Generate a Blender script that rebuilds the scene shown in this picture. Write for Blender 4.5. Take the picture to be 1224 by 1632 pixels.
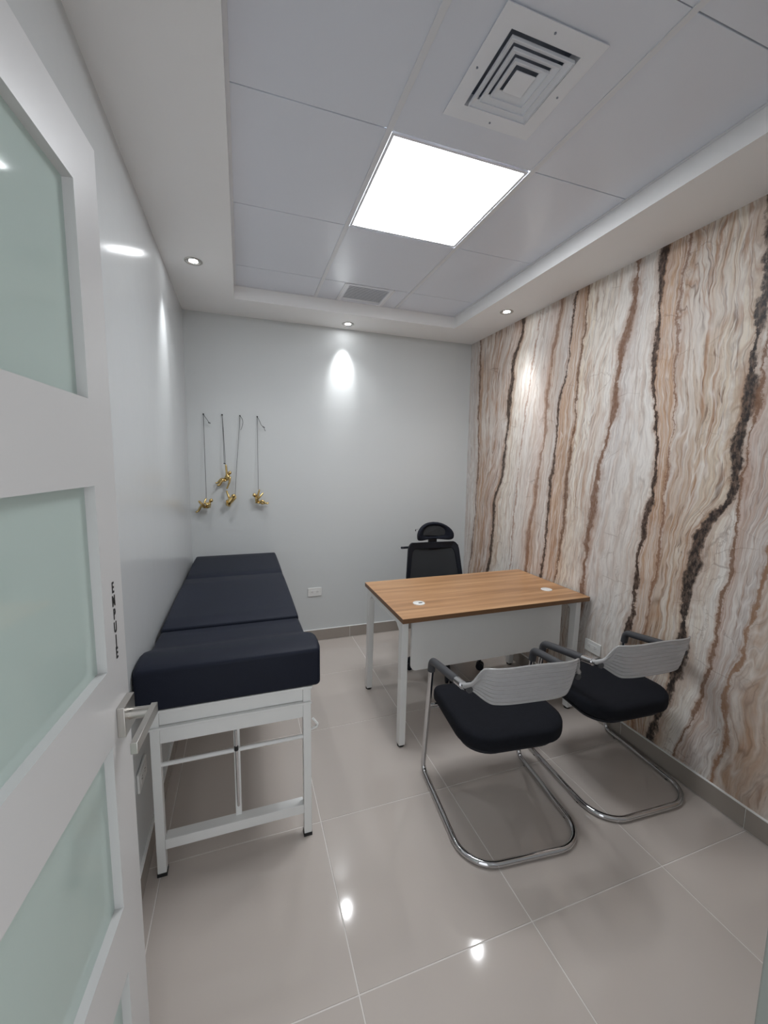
import bpy, bmesh, math, random
from mathutils import Vector, Matrix, noise
R = math.radians
random.seed(7)
for o in list(bpy.data.objects):
    bpy.data.objects.remove(o, do_unlink=True)
scene = bpy.context.scene
COL = scene.collection

# ------------------------------------------------------------------ camera
YAW, PITCH, ROLL, FPX = 0.3342, 0.1179, 0.0134, 651.65
cam_data = bpy.data.cameras.new('camera')
cam_data.sensor_fit = 'HORIZONTAL'
cam_data.sensor_width = 36.0
cam_data.lens = FPX / 1224.0 * 36.0
cam_data.clip_start = 0.02
cam = bpy.data.objects.new('camera', cam_data)
COL.objects.link(cam)
fwd = Vector((math.sin(YAW) * math.cos(PITCH), math.cos(YAW) * math.cos(PITCH), -math.sin(PITCH)))
rgt = Vector((math.cos(YAW), -math.sin(YAW), 0))
upv = rgt.cross(fwd)
r2 = rgt * math.cos(ROLL) + upv * math.sin(ROLL)
u2 = -rgt * math.sin(ROLL) + upv * math.cos(ROLL)
cam.matrix_world = Matrix(((r2.x, u2.x, -fwd.x, 0.38), (r2.y, u2.y, -fwd.y, 0.0), (r2.z, u2.z, -fwd.z, 1.5451), (0, 0, 0, 1)))
scene.camera = cam

# ------------------------------------------------------------------ light levels, exposure
world = bpy.data.worlds.new('corridor_ambience')
scene.world = world
world.use_nodes = True
world.node_tree.nodes['Background'].inputs[0].default_value = (0.93, 0.96, 1.0, 1)
world.node_tree.nodes['Background'].inputs[1].default_value = 0.85     # lit corridor behind the doorway
PANEL_EMISSION = 13.0
SPOT_ENERGY = 15.0
SPILL_ENERGY = 9.0
LENS_EMISSION = 40.0
vs = scene.view_settings
vs.view_transform = 'Standard'
vs.look = 'None'
vs.exposure = 0.82
vs.gamma = 1.0
vs.use_curve_mapping = False
scene.display_settings.display_device = 'sRGB'

# ------------------------------------------------------------------ room measures (metres)
W, D = 2.393, 3.42
HS, HC = 2.634, 2.721            # soffit underside, tile underside
YF = 0.20                        # room face of the front wall (camera stands in its doorway)
TL, TR, TB, TF = 0.361, 2.028, 3.076, 0.50
C1, C2 = 0.905, 1.518
R0, RA, RB, RC = 0.88, 1.509, 2.138, 2.770

# ------------------------------------------------------------------ materials
def lin(c):
    return tuple((v / 12.92 if v <= 0.04045 else ((v + 0.055) / 1.055) ** 2.4) for v in c)
def rgb(r, g, b):
    return lin((r / 255, g / 255, b / 255)) + (1,)

def new_mat(name):
    m = bpy.data.materials.new(name)
    m.use_nodes = True
    nt = m.node_tree
    return m, nt, nt.nodes['Principled BSDF']

def N(nt, kind, **kw):
    n = nt.nodes.new(kind)
    for k, v in kw.items():
        setattr(n, k, v)
    return n

def plain(name, col, rough=0.5, metal=0.0, var=0.04, scale=6.0, bump=0.0, bscale=200.0, spec=0.5, coat=0.0, stretch=(1, 1, 1)):
    """procedural material: noise-varied colour and a fine bump"""
    m, nt, p = new_mat(name)
    tc = N(nt, 'ShaderNodeTexCoord')
    mp = N(nt, 'ShaderNodeMapping')
    mp.inputs['Scale'].default_value = stretch
    nt.links.new(tc.outputs['Object'], mp.inputs['Vector'])
    nz = N(nt, 'ShaderNodeTexNoise')
    nz.inputs['Scale'].default_value = scale
    nz.inputs['Detail'].default_value = 4
    nt.links.new(mp.outputs[0], nz.inputs['Vector'])
    mx = N(nt, 'ShaderNodeMix', data_type='RGBA')
    a = tuple(max(0, c * (1 - var)) for c in col[:3]) + (1,)
    b = tuple(min(1, c * (1 + var)) for c in col[:3]) + (1,)
    mx.inputs['A'].default_value = a
    mx.inputs['B'].default_value = b
    nt.links.new(nz.outputs['Fac'], mx.inputs['Factor'])
    nt.links.new(mx.outputs['Result'], p.inputs['Base Color'])
    p.inputs['Roughness'].default_value = rough
    p.inputs['Metallic'].default_value = metal
    p.inputs['Specular IOR Level'].default_value = spec
    p.inputs['Coat Weight'].default_value = coat
    if bump:
        nb = N(nt, 'ShaderNodeTexNoise')
        nb.inputs['Scale'].default_value = bscale
        nt.links.new(mp.outputs[0], nb.inputs['Vector'])
        bp = N(nt, 'ShaderNodeBump')
        bp.inputs['Strength'].default_value = bump
        bp.inputs['Distance'].default_value = 0.002
        nt.links.new(nb.outputs['Fac'], bp.inputs['Height'])
        nt.links.new(bp.outputs['Normal'], p.inputs['Normal'])
    return m

M = {}
M['paint'] = plain('satin_white_paint', (0.615, 0.635, 0.640, 1), 0.18, var=0.008, scale=2.5, bump=0.25, bscale=9.0, spec=0.42)
M['paint_b'] = plain('eggshell_white_paint', (0.62, 0.64, 0.64, 1), 0.5, var=0.008, scale=2.5, bump=0.08, bscale=9.0, spec=0.3)
M['soffit'] = plain('matt_white_paint', (0.91, 0.905, 0.90, 1), 0.6, var=0.01, scale=3)
M['tile_c'] = plain('laminated_ceiling_tile', (0.76, 0.79, 0.86, 1), 0.22, var=0.01, scale=1.5, bump=0.12, bscale=5.0)
M['tee'] = plain('white_tee_bar', (0.74, 0.75, 0.78, 1), 0.35, var=0.02)
M['floor_t'] = plain('polished_porcelain', (0.555, 0.497, 0.453, 1), 0.07, var=0.05, scale=2.2, spec=0.55)
M['base_t'] = plain('polished_skirting', (0.34, 0.30, 0.265, 1), 0.12, var=0.05, scale=2.2)
M['grout'] = plain('pale_grout', (0.74, 0.70, 0.66, 1), 0.7, var=0.06, scale=25)
M['caulk'] = plain('white_caulk', (0.85, 0.85, 0.83, 1), 0.45)
M['lacquer'] = plain('white_door_lacquer', (0.61, 0.605, 0.60, 1), 0.28, var=0.012, scale=3)
M['jamb'] = plain('grey_green_jamb_gloss', (0.23, 0.245, 0.225, 1), 0.12, var=0.02, scale=3)
M['steel_w'] = plain('white_powder_coat', (0.83, 0.835, 0.82, 1), 0.33, var=0.015, scale=8)
M['alu_w'] = plain('white_diffuser_enamel', (0.84, 0.86, 0.90, 1), 0.4, var=0.02)
M['dark'] = plain('dark_duct', (0.22, 0.25, 0.31, 1), 0.5, var=0.3, scale=20)
M['vinyl'] = plain('navy_black_vinyl', (0.0088, 0.0118, 0.0235, 1), 0.55, var=0.15, scale=5, bump=0.22, bscale=420, spec=0.22)
M['fabric'] = plain('black_seat_fabric', (0.006, 0.007, 0.011, 1), 0.9, var=0.3, scale=60, bump=0.3, bscale=900, spec=0.25)
M['black'] = plain('black_plastic', (0.006, 0.008, 0.014, 1), 0.45, var=0.2, scale=30, spec=0.35)
M['black_pad'] = plain('black_foam_pad', (0.008, 0.010, 0.018, 1), 0.75, var=0.2, scale=40, bump=0.2, bscale=500, spec=0.25)
M['rubber'] = plain('dark_rubber', (0.02, 0.02, 0.02, 1), 0.8)
M['sleeve'] = plain('grey_arm_sleeve', (0.055, 0.056, 0.062, 1), 0.55, var=0.08, scale=30)
M['chrome'] = plain('chrome', (0.62, 0.62, 0.63, 1), 0.09, metal=1.0, var=0.03, scale=10)
M['satin'] = plain('satin_nickel', (0.52, 0.50, 0.47, 1), 0.3, metal=1.0, var=0.06, scale=40, stretch=(1, 20, 20))
M['gold'] = plain('aged_gold', (0.62, 0.46, 0.20, 1), 0.25, metal=1.0, var=0.12, scale=60)
M['rope'] = plain('grey_string', (0.05, 0.05, 0.055, 1), 0.9, var=0.3, scale=300)
M['ink'] = plain('dark_lettering', (0.012, 0.012, 0.012, 1), 0.6)
M['outlet'] = plain('white_outlet_plastic', (0.78, 0.78, 0.76, 1), 0.25, var=0.01)
M['slot'] = plain('outlet_slot', (0.03, 0.03, 0.03, 1), 0.7)
M['edge'] = plain('oak_edge_band', (0.20, 0.105, 0.052, 1), 0.45, var=0.12, scale=30, stretch=(.2, .2, 1))

def glass_frosted():
    m, nt, p = new_mat('green_frosted_glass')
    p.inputs['Base Color'].default_value = (0.64, 0.74, 0.70, 1)
    p.inputs['Roughness'].default_value = 0.06
    p.inputs['Specular IOR Level'].default_value = 0.5
    tr = N(nt, 'ShaderNodeBsdfTranslucent')
    nz = N(nt, 'ShaderNodeTexNoise')
    nz.inputs['Scale'].default_value = 3
    mx = N(nt, 'ShaderNodeMix', data_type='RGBA')
    mx.inputs['A'].default_value = (0.80, 0.92, 0.87, 1)
    mx.inputs['B'].default_value = (0.84, 0.94, 0.90, 1)
    nt.links.new(nz.outputs['Fac'], mx.inputs['Factor'])
    nt.links.new(mx.outputs['Result'], tr.inputs['Color'])
    ms = N(nt, 'ShaderNodeMixShader')
    ms.inputs[0].default_value = 0.32
    nt.links.new(p.outputs[0], ms.inputs[1])
    nt.links.new(tr.outputs[0], ms.inputs[2])
    nt.links.new(ms.outputs[0], nt.nodes['Material Output'].inputs['Surface'])
    return m
M['glass'] = glass_frosted()

def clear_plastic():
    m, nt, p = new_mat('smoky_clear_plastic')
    nz = N(nt, 'ShaderNodeTexNoise')
    nz.inputs['Scale'].default_value = 12
    mx = N(nt, 'ShaderNodeMix', data_type='RGBA')
    mx.inputs['A'].default_value = (0.60, 0.595, 0.59, 1)
    mx.inputs['B'].default_value = (0.68, 0.67, 0.665, 1)
    nt.links.new(nz.outputs['Fac'], mx.inputs['Factor'])
    nt.links.new(mx.outputs['Result'], p.inputs['Base Color'])
    p.inputs['Roughness'].default_value = 0.10
    tp = N(nt, 'ShaderNodeBsdfTransparent')
    tp.inputs['Color'].default_value = (0.85, 0.85, 0.86, 1)
    ms = N(nt, 'ShaderNodeMixShader')
    ms.inputs[0].default_value = 0.40
    nt.links.new(p.outputs[0], ms.inputs[1])
    nt.links.new(tp.outputs[0], ms.inputs[2])
    nt.links.new(ms.outputs[0], nt.nodes['Material Output'].inputs['Surface'])
    return m
M['clear'] = clear_plastic()

def mesh_cloth():
    m, nt, p = new_mat('black_mesh_fabric')
    p.inputs['Base Color'].default_value = (0.026, 0.028, 0.031, 1)
    p.inputs['Roughness'].default_value = 0.8
    tp = N(nt, 'ShaderNodeBsdfTransparent')
    wv = N(nt, 'ShaderNodeTexNoise')
    wv.inputs['Scale'].default_value = 300
    mr = N(nt, 'ShaderNodeMapRange')
    mr.inputs['To Min'].default_value = 0.02
    mr.inputs['To Max'].default_value = 0.10
    nt.links.new(wv.outputs['Fac'], mr.inputs['Value'])
    ms = N(nt, 'ShaderNodeMixShader')
    nt.links.new(mr.outputs[0], ms.inputs[0])
    nt.links.new(p.outputs[0], ms.inputs[1])
    nt.links.new(tp.outputs[0], ms.inputs[2])
    nt.links.new(ms.outputs[0], nt.nodes['Material Output'].inputs['Surface'])
    return m
M['mesh'] = mesh_cloth()

def emitter(name, col, strength):
    m, nt, p = new_mat(name)
    p.inputs['Base Color'].default_value = (0.8, 0.8, 0.8, 1)
    p.inputs['Emission Color'].default_value = col
    p.inputs['Emission Strength'].default_value = strength
    return m
M['led'] = emitter('led_diffuser_glow', (0.93, 0.96, 1.0, 1), PANEL_EMISSION)
M['lens'] = emitter('downlight_lens_glow', (0.95, 0.97, 1.0, 1), LENS_EMISSION)

def oak():
    m, nt, p = new_mat('oak_laminate')
    tc = N(nt, 'ShaderNodeTexCoord')
    mp = N(nt, 'ShaderNodeMapping')
    mp.inputs['Scale'].default_value = (0.9, 22, 22)
    nt.links.new(tc.outputs['Object'], mp.inputs['Vector'])
    n1 = N(nt, 'ShaderNodeTexNoise')
    n1.inputs['Scale'].default_value = 1.0
    n1.inputs['Detail'].default_value = 5
    n1.inputs['Roughness'].default_value = 0.6
    n1.inputs['Distortion'].default_value = 0.4
    nt.links.new(mp.outputs[0], n1.inputs['Vector'])
    cr = N(nt, 'ShaderNodeValToRGB')
    e = cr.color_ramp.elements
    e[0].position, e[0].color = 0.28, rgb(152, 111, 76)
    e[1].position, e[1].color = 0.70, rgb(214, 170, 126)
    x = e.new(0.5); x.color = rgb(187, 142, 101)
    nt.links.new(n1.outputs['Fac'], cr.inputs[0])
    mp2 = N(nt, 'ShaderNodeMapping')
    mp2.inputs['Scale'].default_value = (6, 260, 260)
    nt.links.new(tc.outputs['Object'], mp2.inputs['Vector'])
    n2 = N(nt, 'ShaderNodeTexNoise')
    n2.inputs['Scale'].default_value = 1.0
    nt.links.new(mp2.outputs[0], n2.inputs['Vector'])
    mx = N(nt, 'ShaderNodeMix', data_type='RGBA', blend_type='MULTIPLY')
    mx.inputs['Factor'].default_value = 0.25
    nt.links.new(cr.outputs[0], mx.inputs['A'])
    nt.links.new(n2.outputs['Fac'], mx.inputs['B'])
    nt.links.new(mx.outputs['Result'], p.inputs['Base Color'])
    p.inputs['Roughness'].default_value = 0.38
    return m
M['oak'] = oak()

# onyx print of the feature wall: vein paths y(z) sampled at 16 heights from 0 to 2.7 m
VEINS = {
    'V1': [3.324, 3.324, 3.324, 3.322, 3.286, 3.266, 3.247, 3.238, 3.229, 3.221, 3.241, 3.256, 3.249, 3.256, 3.264, 3.268],
    'V2': [3.025, 3.025, 3.025, 3.022, 2.985, 2.963, 2.954, 2.956, 2.865, 2.846, 2.824, 2.811, 2.798, 2.783, 2.697, 2.677],
    'V3': [2.738, 2.738, 2.738, 2.735, 2.703, 2.688, 2.684, 2.672, 2.658, 2.644, 2.623, 2.601, 2.572, 2.542, 2.514, 2.497],
    'V3b': [2.545, 2.545, 2.545, 2.542, 2.51, 2.497, 2.491, 2.447, 2.439, 2.406, 2.379, 2.381, 2.366, 2.344, 2.305, 2.285],
    'V4': [2.376, 2.376, 2.376, 2.373, 2.341, 2.325, 2.316, 2.31, 2.296, 2.274, 2.263, 2.261, 2.206, 2.199, 2.18, 2.16],
    'V5': [2.236, 2.236, 2.236, 2.233, 2.201, 2.182, 2.161, 2.151, 2.152, 2.135, 2.118, 2.111, 2.111, 2.084, 2.077, 2.073],
    'V6': [2.001, 2.001, 2.001, 1.998, 1.965, 1.953, 1.945, 1.925, 1.915, 1.881, 1.835, 1.821, 1.809, 1.764, 1.746, 1.741],
    'V7': [1.646, 1.646, 1.646, 1.643, 1.611, 1.598, 1.596, 1.57, 1.546, 1.546, 1.569, 1.598, 1.603, 1.602, 1.6, 1.594],
    'V8': [1.539, 1.539, 1.539, 1.537, 1.51, 1.5, 1.487, 1.485, 1.482, 1.477, 1.469, 1.49, 1.493, 1.5, 1.481, 1.467],
    'V9': [1.45, 1.433, 1.379, 1.347, 1.325, 1.329, 1.311, 1.283, 1.183, 1.183, 1.158, 1.158, 1.149, 1.145, 1.142, 1.137],
    'V10': [1.312, 1.295, 1.241, 1.209, 1.187, 1.18, 1.16, 1.157, 1.147, 1.146, 1.121, 1.12, 1.111, 1.108, 1.108, 1.107],
    'V12': [1.14, 1.129, 1.093, 1.127, 1.082, 1.057, 1.041, 1.013, 0.913, 0.913, 0.888, 0.887, 0.878, 0.875, 0.875, 0.875],
}
def onyx():
    m, nt, p = new_mat('onyx_mural_print')
    L = nt.links.new
    def math_(op, a, b=None, c=None, clamp=False):
        n = N(nt, 'ShaderNodeMath', operation=op)
        n.use_clamp = clamp
        for i, v in enumerate((a, b, c)):
            if v is None:
                continue
            if isinstance(v, (int, float)):
                n.inputs[i].default_value = v
            else:
                L(v, n.inputs[i])
        return n.outputs[0]
    def comb(x, y, z):
        n = N(nt, 'ShaderNodeCombineXYZ')
        for i, v in enumerate((x, y, z)):
            if isinstance(v, (int, float)):
                n.inputs[i].default_value = v
            else:
                L(v, n.inputs[i])
        return n.outputs[0]
    def noise_(vec, scale, detail=4, rough=0.55, dist=0.0):
        n = N(nt, 'ShaderNodeTexNoise')
        n.inputs['Scale'].default_value = scale
        n.inputs['Detail'].default_value = detail
        n.inputs['Roughness'].default_value = rough
        n.inputs['Distortion'].default_value = dist
        L(vec, n.inputs['Vector'])
        return n.outputs['Fac']
    def ramp(fac, stops, interp='LINEAR'):
        n = N(nt, 'ShaderNodeValToRGB')
        n.color_ramp.interpolation = interp
        e = n.color_ramp.elements
        e[0].position, e[0].color = stops[0]
        e[1].position, e[1].color = stops[-1]
        for s in stops[1:-1]:
            q = e.new(s[0]); q.color = s[1]
        L(fac, n.inputs[0])
        return n.outputs[0]
    def mix(fac, a, b, blend='MIX'):
        n = N(nt, 'ShaderNodeMix', data_type='RGBA', blend_type=blend)
        for key, v in (('Factor', fac), ('A', a), ('B', b)):
            if isinstance(v, (int, float)):
                n.inputs[key].default_value = v
            elif isinstance(v, tuple):
                n.inputs[key].default_value = v
            else:
                L(v, n.inputs[key])
        return n.outputs['Result']
    tc = N(nt, 'ShaderNodeTexCoord')
    sp = N(nt, 'ShaderNodeSeparateXYZ')
    L(tc.outputs['Object'], sp.inputs[0])
    y0, z = sp.outputs[1], sp.outputs[2]
    yz = comb(0.0, y0, z)
    # organic wobble of the strata
    wob = math_('MULTIPLY', math_('SUBTRACT', noise_(comb(0.0, y0, math_('MULTIPLY', z, 0.55)), 3.2, 3), 0.5), 0.14)
    wob2 = math_('MULTIPLY', math_('SUBTRACT', noise_(comb(3.0, y0, math_('MULTIPLY', z, 0.8)), 11.0, 6, 0.7), 0.5), 0.085)
    wob3 = math_('MULTIPLY', math_('SUBTRACT', noise_(comb(7.0, y0, z), 48.0, 4, 0.7), 0.5), 0.014)
    yw = math_('ADD', y0, math_('ADD', wob2, wob3))
    yb = math_('ADD', yw, wob)
    wobs = math_('MULTIPLY', math_('SUBTRACT', noise_(comb(3.0, y0, math_('MULTIPLY', z, 0.8)), 11.0, 2, 0.5), 0.5), 0.045)
    ys = math_('ADD', y0, wobs)
    zt = math_('DIVIDE', z, 2.7)
    keys = list(VEINS)
    bound = []
    for k in keys:
        fc = N(nt, 'ShaderNodeFloatCurve')
        cv = fc.mapping.curves[0]
        pts = VEINS[k]
        while len(cv.points) < len(pts):
            cv.points.new(0.5, 0.5)
        for i, v in enumerate(pts):
            cv.points[i].location = (i / (len(pts) - 1), v / 4.0)
        fc.mapping.update()
        L(zt, fc.inputs['Value'])
        bound.append(math_('MULTIPLY', fc.outputs[0], 4.0))
    allb = [3.46] + bound + [math_('SUBTRACT', bound[-1], 0.55)]
    u = None
    for a, b in zip(allb, allb[1:]):
        num = math_('SUBTRACT', a, ys)
        den = math_('SUBTRACT', a, b)
        t = math_('DIVIDE', num, den, clamp=True)
        u = t if u is None else math_('ADD', u, t)
    nb = len(allb) - 1
    un = math_('DIVIDE', u, nb)
    G, WH, CR = rgb(212, 207, 203), rgb(232, 227, 220), rgb(229, 217, 198)
    TN, PE, BR, PK = rgb(192, 164, 140), rgb(202, 168, 138), rgb(150, 112, 84), rgb(205, 184, 172)
    zone = [(G, G), (TN, PK), (CR, WH), (WH, PK), (TN, G), (PE, TN), (CR, WH), (G, WH), (PE, PE), (TN, CR), (CR, WH), (PK, G), (TN, WH)]
    stops = []
    for i, (a, b) in enumerate(zone):
        stops.append(((i + 0.06) / nb, a))
        stops.append(((i + 0.90) / nb, b))
    base = ramp(un, stops)
    act = [.3, .9, .45, .4, .5, .8, .75, .25, .6, 1.0, .35, .5, .5]
    vein = ramp(un, [((i + .5) / nb, (a, a, a, 1)) for i, a in enumerate(act)])
    # thin strata running along the veins
    st_vec = comb(math_('MULTIPLY', u, 1.0), math_('MULTIPLY', z, 0.10), 0.0)
    s1 = noise_(st_vec, 7.0, 4, 0.6, 0.4)
    col = mix(math_('MULTIPLY', ramp(s1, [(0.46, (0, 0, 0, 1)), (0.58, (1, 1, 1, 1))]), 0.62), base, rgb(232, 227, 220))
    s2 = noise_(comb(math_('MULTIPLY', u, 1.0), math_('MULTIPLY', z, 0.16), 5.0), 9.0, 4, 0.65, 0.6)
    col = mix(math_('MULTIPLY', ramp(s2, [(0.50, (0, 0, 0, 1)), (0.62, (1, 1, 1, 1))]), math_('MULTIPLY', vein, 0.9)), col, rgb(176, 133, 98))
    s3 = noise_(comb(math_('MULTIPLY', u, 1.0), math_('MULTIPLY', z, 0.22), 11.0), 16.0, 4, 0.65, 0.8)
    col = mix(math_('MULTIPLY', ramp(s3, [(0.57, (0, 0, 0, 1)), (0.67, (1, 1, 1, 1))]), math_('MULTIPLY', vein, 0.85)), col, rgb(112, 76, 54))
    s4 = noise_(comb(math_('MULTIPLY', u, 1.0), math_('MULTIPLY', z, 0.3), 17.0), 34.0, 4, 0.6, 0.6)
    col = mix(math_('MULTIPLY', ramp(s4, [(0.40, (1, 1, 1, 1)), (0.56, (0, 0, 0, 1))]), 0.22), col, rgb(128, 112, 104))
    # agate-like contour bands: iso-lines of a stretched field
    fld = noise_(comb(math_('MULTIPLY', u, 1.0), math_('MULTIPLY', z, 0.42), 23.0), 1.9, 3, 0.5, 0.5)
    def iso(k, ph, wdt):
        fr = math_('FRACT', math_('ADD', math_('MULTIPLY', fld, k), ph))
        return math_('SUBTRACT', 1.0, math_('DIVIDE', math_('ABSOLUTE', math_('SUBTRACT', fr, 0.5)), wdt), clamp=True)
    patch = noise_(comb(41.0, y0, math_('MULTIPLY', z, 0.5)), 4.0, 4, 0.6)
    pm = ramp(patch, [(0.40, (0.1, 0.1, 0.1, 1)), (0.60, (1, 1, 1, 1))])
    pm2 = ramp(patch, [(0.40, (1, 1, 1, 1)), (0.60, (0.15, 0.15, 0.15, 1))])
    col = mix(math_('MULTIPLY', iso(14.0, 0.0, 0.20), math_('MULTIPLY', math_('MULTIPLY', pm, vein), 0.75)), col, rgb(170, 126, 94))
    col = mix(math_('MULTIPLY', iso(14.0, 0.42, 0.22), math_('MULTIPLY', pm2, 0.55)), col, rgb(236, 231, 226))
    col = mix(math_('MULTIPLY', iso(9.0, 0.2, 0.07), math_('MULTIPLY', math_('MULTIPLY', pm, vein), 0.9)), col, rgb(112, 80, 60))
    # cloudy patches
    cl = noise_(yz, 2.6, 5, 0.6, 0.8)
    col = mix(math_('MULTIPLY', ramp(cl, [(0.52, (0, 0, 0, 1)), (0.70, (1, 1, 1, 1))]), 0.35), col, rgb(214, 206, 200))
    # traced veins: (half width, strength, colour)
    spec = {'V1': (0.010, .75, rgb(92, 66, 50)), 'V2': (0.021, .95, rgb(52, 42, 37)), 'V3': (0.006, .55, rgb(150, 104, 76)),
            'V3b': (0.013, .65, rgb(134, 98, 76)), 'V4': (0.011, .95, rgb(62, 50, 44)), 'V5': (0.012, .8, rgb(100, 68, 48)),
            'V6': (0.020, .85, rgb(116, 78, 52)), 'V7': (0.015, 1.0, rgb(60, 46, 40)), 'V8': (0.006, .7, rgb(128, 88, 64)),
            'V9': (0.026, 1.0, rgb(50, 43, 41)), 'V10': (0.007, .8, rgb(120, 84, 58)), 'V12': (0.009, .75, rgb(150, 110, 78))}
    gap = noise_(comb(21.0, y0, math_('MULTIPLY', z, 0.9)), 4.5, 4, 0.65)
    speck = noise_(comb(31.0, math_('MULTIPLY', y0, 2.0), z), 30.0, 4, 0.65)
    for k, b in zip(keys, bound):
        w, s, c = spec[k]
        dist = math_('ABSOLUTE', math_('SUBTRACT', b, yw))
        wid = math_('MULTIPLY', math_('ADD', math_('MULTIPLY', gap, 4.4), -1.35, clamp=False), w)
        wid = math_('MAXIMUM', wid, w * 0.18)
        # broad warm halo beside the vein, then the dark thread
        halo = math_('SUBTRACT', 1.0, math_('DIVIDE', dist, math_('MULTIPLY', wid, 3.0)), clamp=True)
        col = mix(math_('MULTIPLY', halo, 0.7 * s), col, rgb(152, 108, 76))
        core = math_('MULTIPLY', math_('SUBTRACT', 1.15, math_('DIVIDE', dist, wid)), 2.2, clamp=True)
        core = math_('MULTIPLY', core, math_('ADD', -0.25, math_('MULTIPLY', speck, 2.2), clamp=True))
        core = math_('POWER', core, 0.7)
        col = mix(math_('MULTIPLY', core, s), col, c)
    # hairline cracks across the strata
    vo = N(nt, 'ShaderNodeTexVoronoi', feature='DISTANCE_TO_EDGE')
    vo.inputs['Scale'].default_value = 5.5
    L(comb(0.0, math_('ADD', yb, wob2), math_('MULTIPLY', math_('ADD', z, wob), 0.8)), vo.inputs['Vector'])
    ck = ramp(vo.outputs['Distance'], [(0.0, (1, 1, 1, 1)), (0.012, (0, 0, 0, 1))])
    ckm = math_('MULTIPLY', ck, ramp(noise_(yz, 3.7, 2), [(0.50, (0, 0, 0, 1)), (0.62, (0.45, 0.45, 0.45, 1))]))
    col = mix(ckm, col, rgb(120, 92, 76))
    hs = N(nt, 'ShaderNodeHueSaturation')
    hs.inputs['Saturation'].default_value = 0.95
    hs.inputs['Value'].default_value = 0.96
    L(col, hs.inputs['Color'])
    L(hs.outputs[0], p.inputs['Base Color'])
    p.inputs['Roughness'].default_value = 0.5
    p.inputs['Specular IOR Level'].default_value = 0.3
    return m
M['onyx'] = onyx()

# ------------------------------------------------------------------ geometry helpers
def V(*a):
    return Vector(a)

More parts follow.
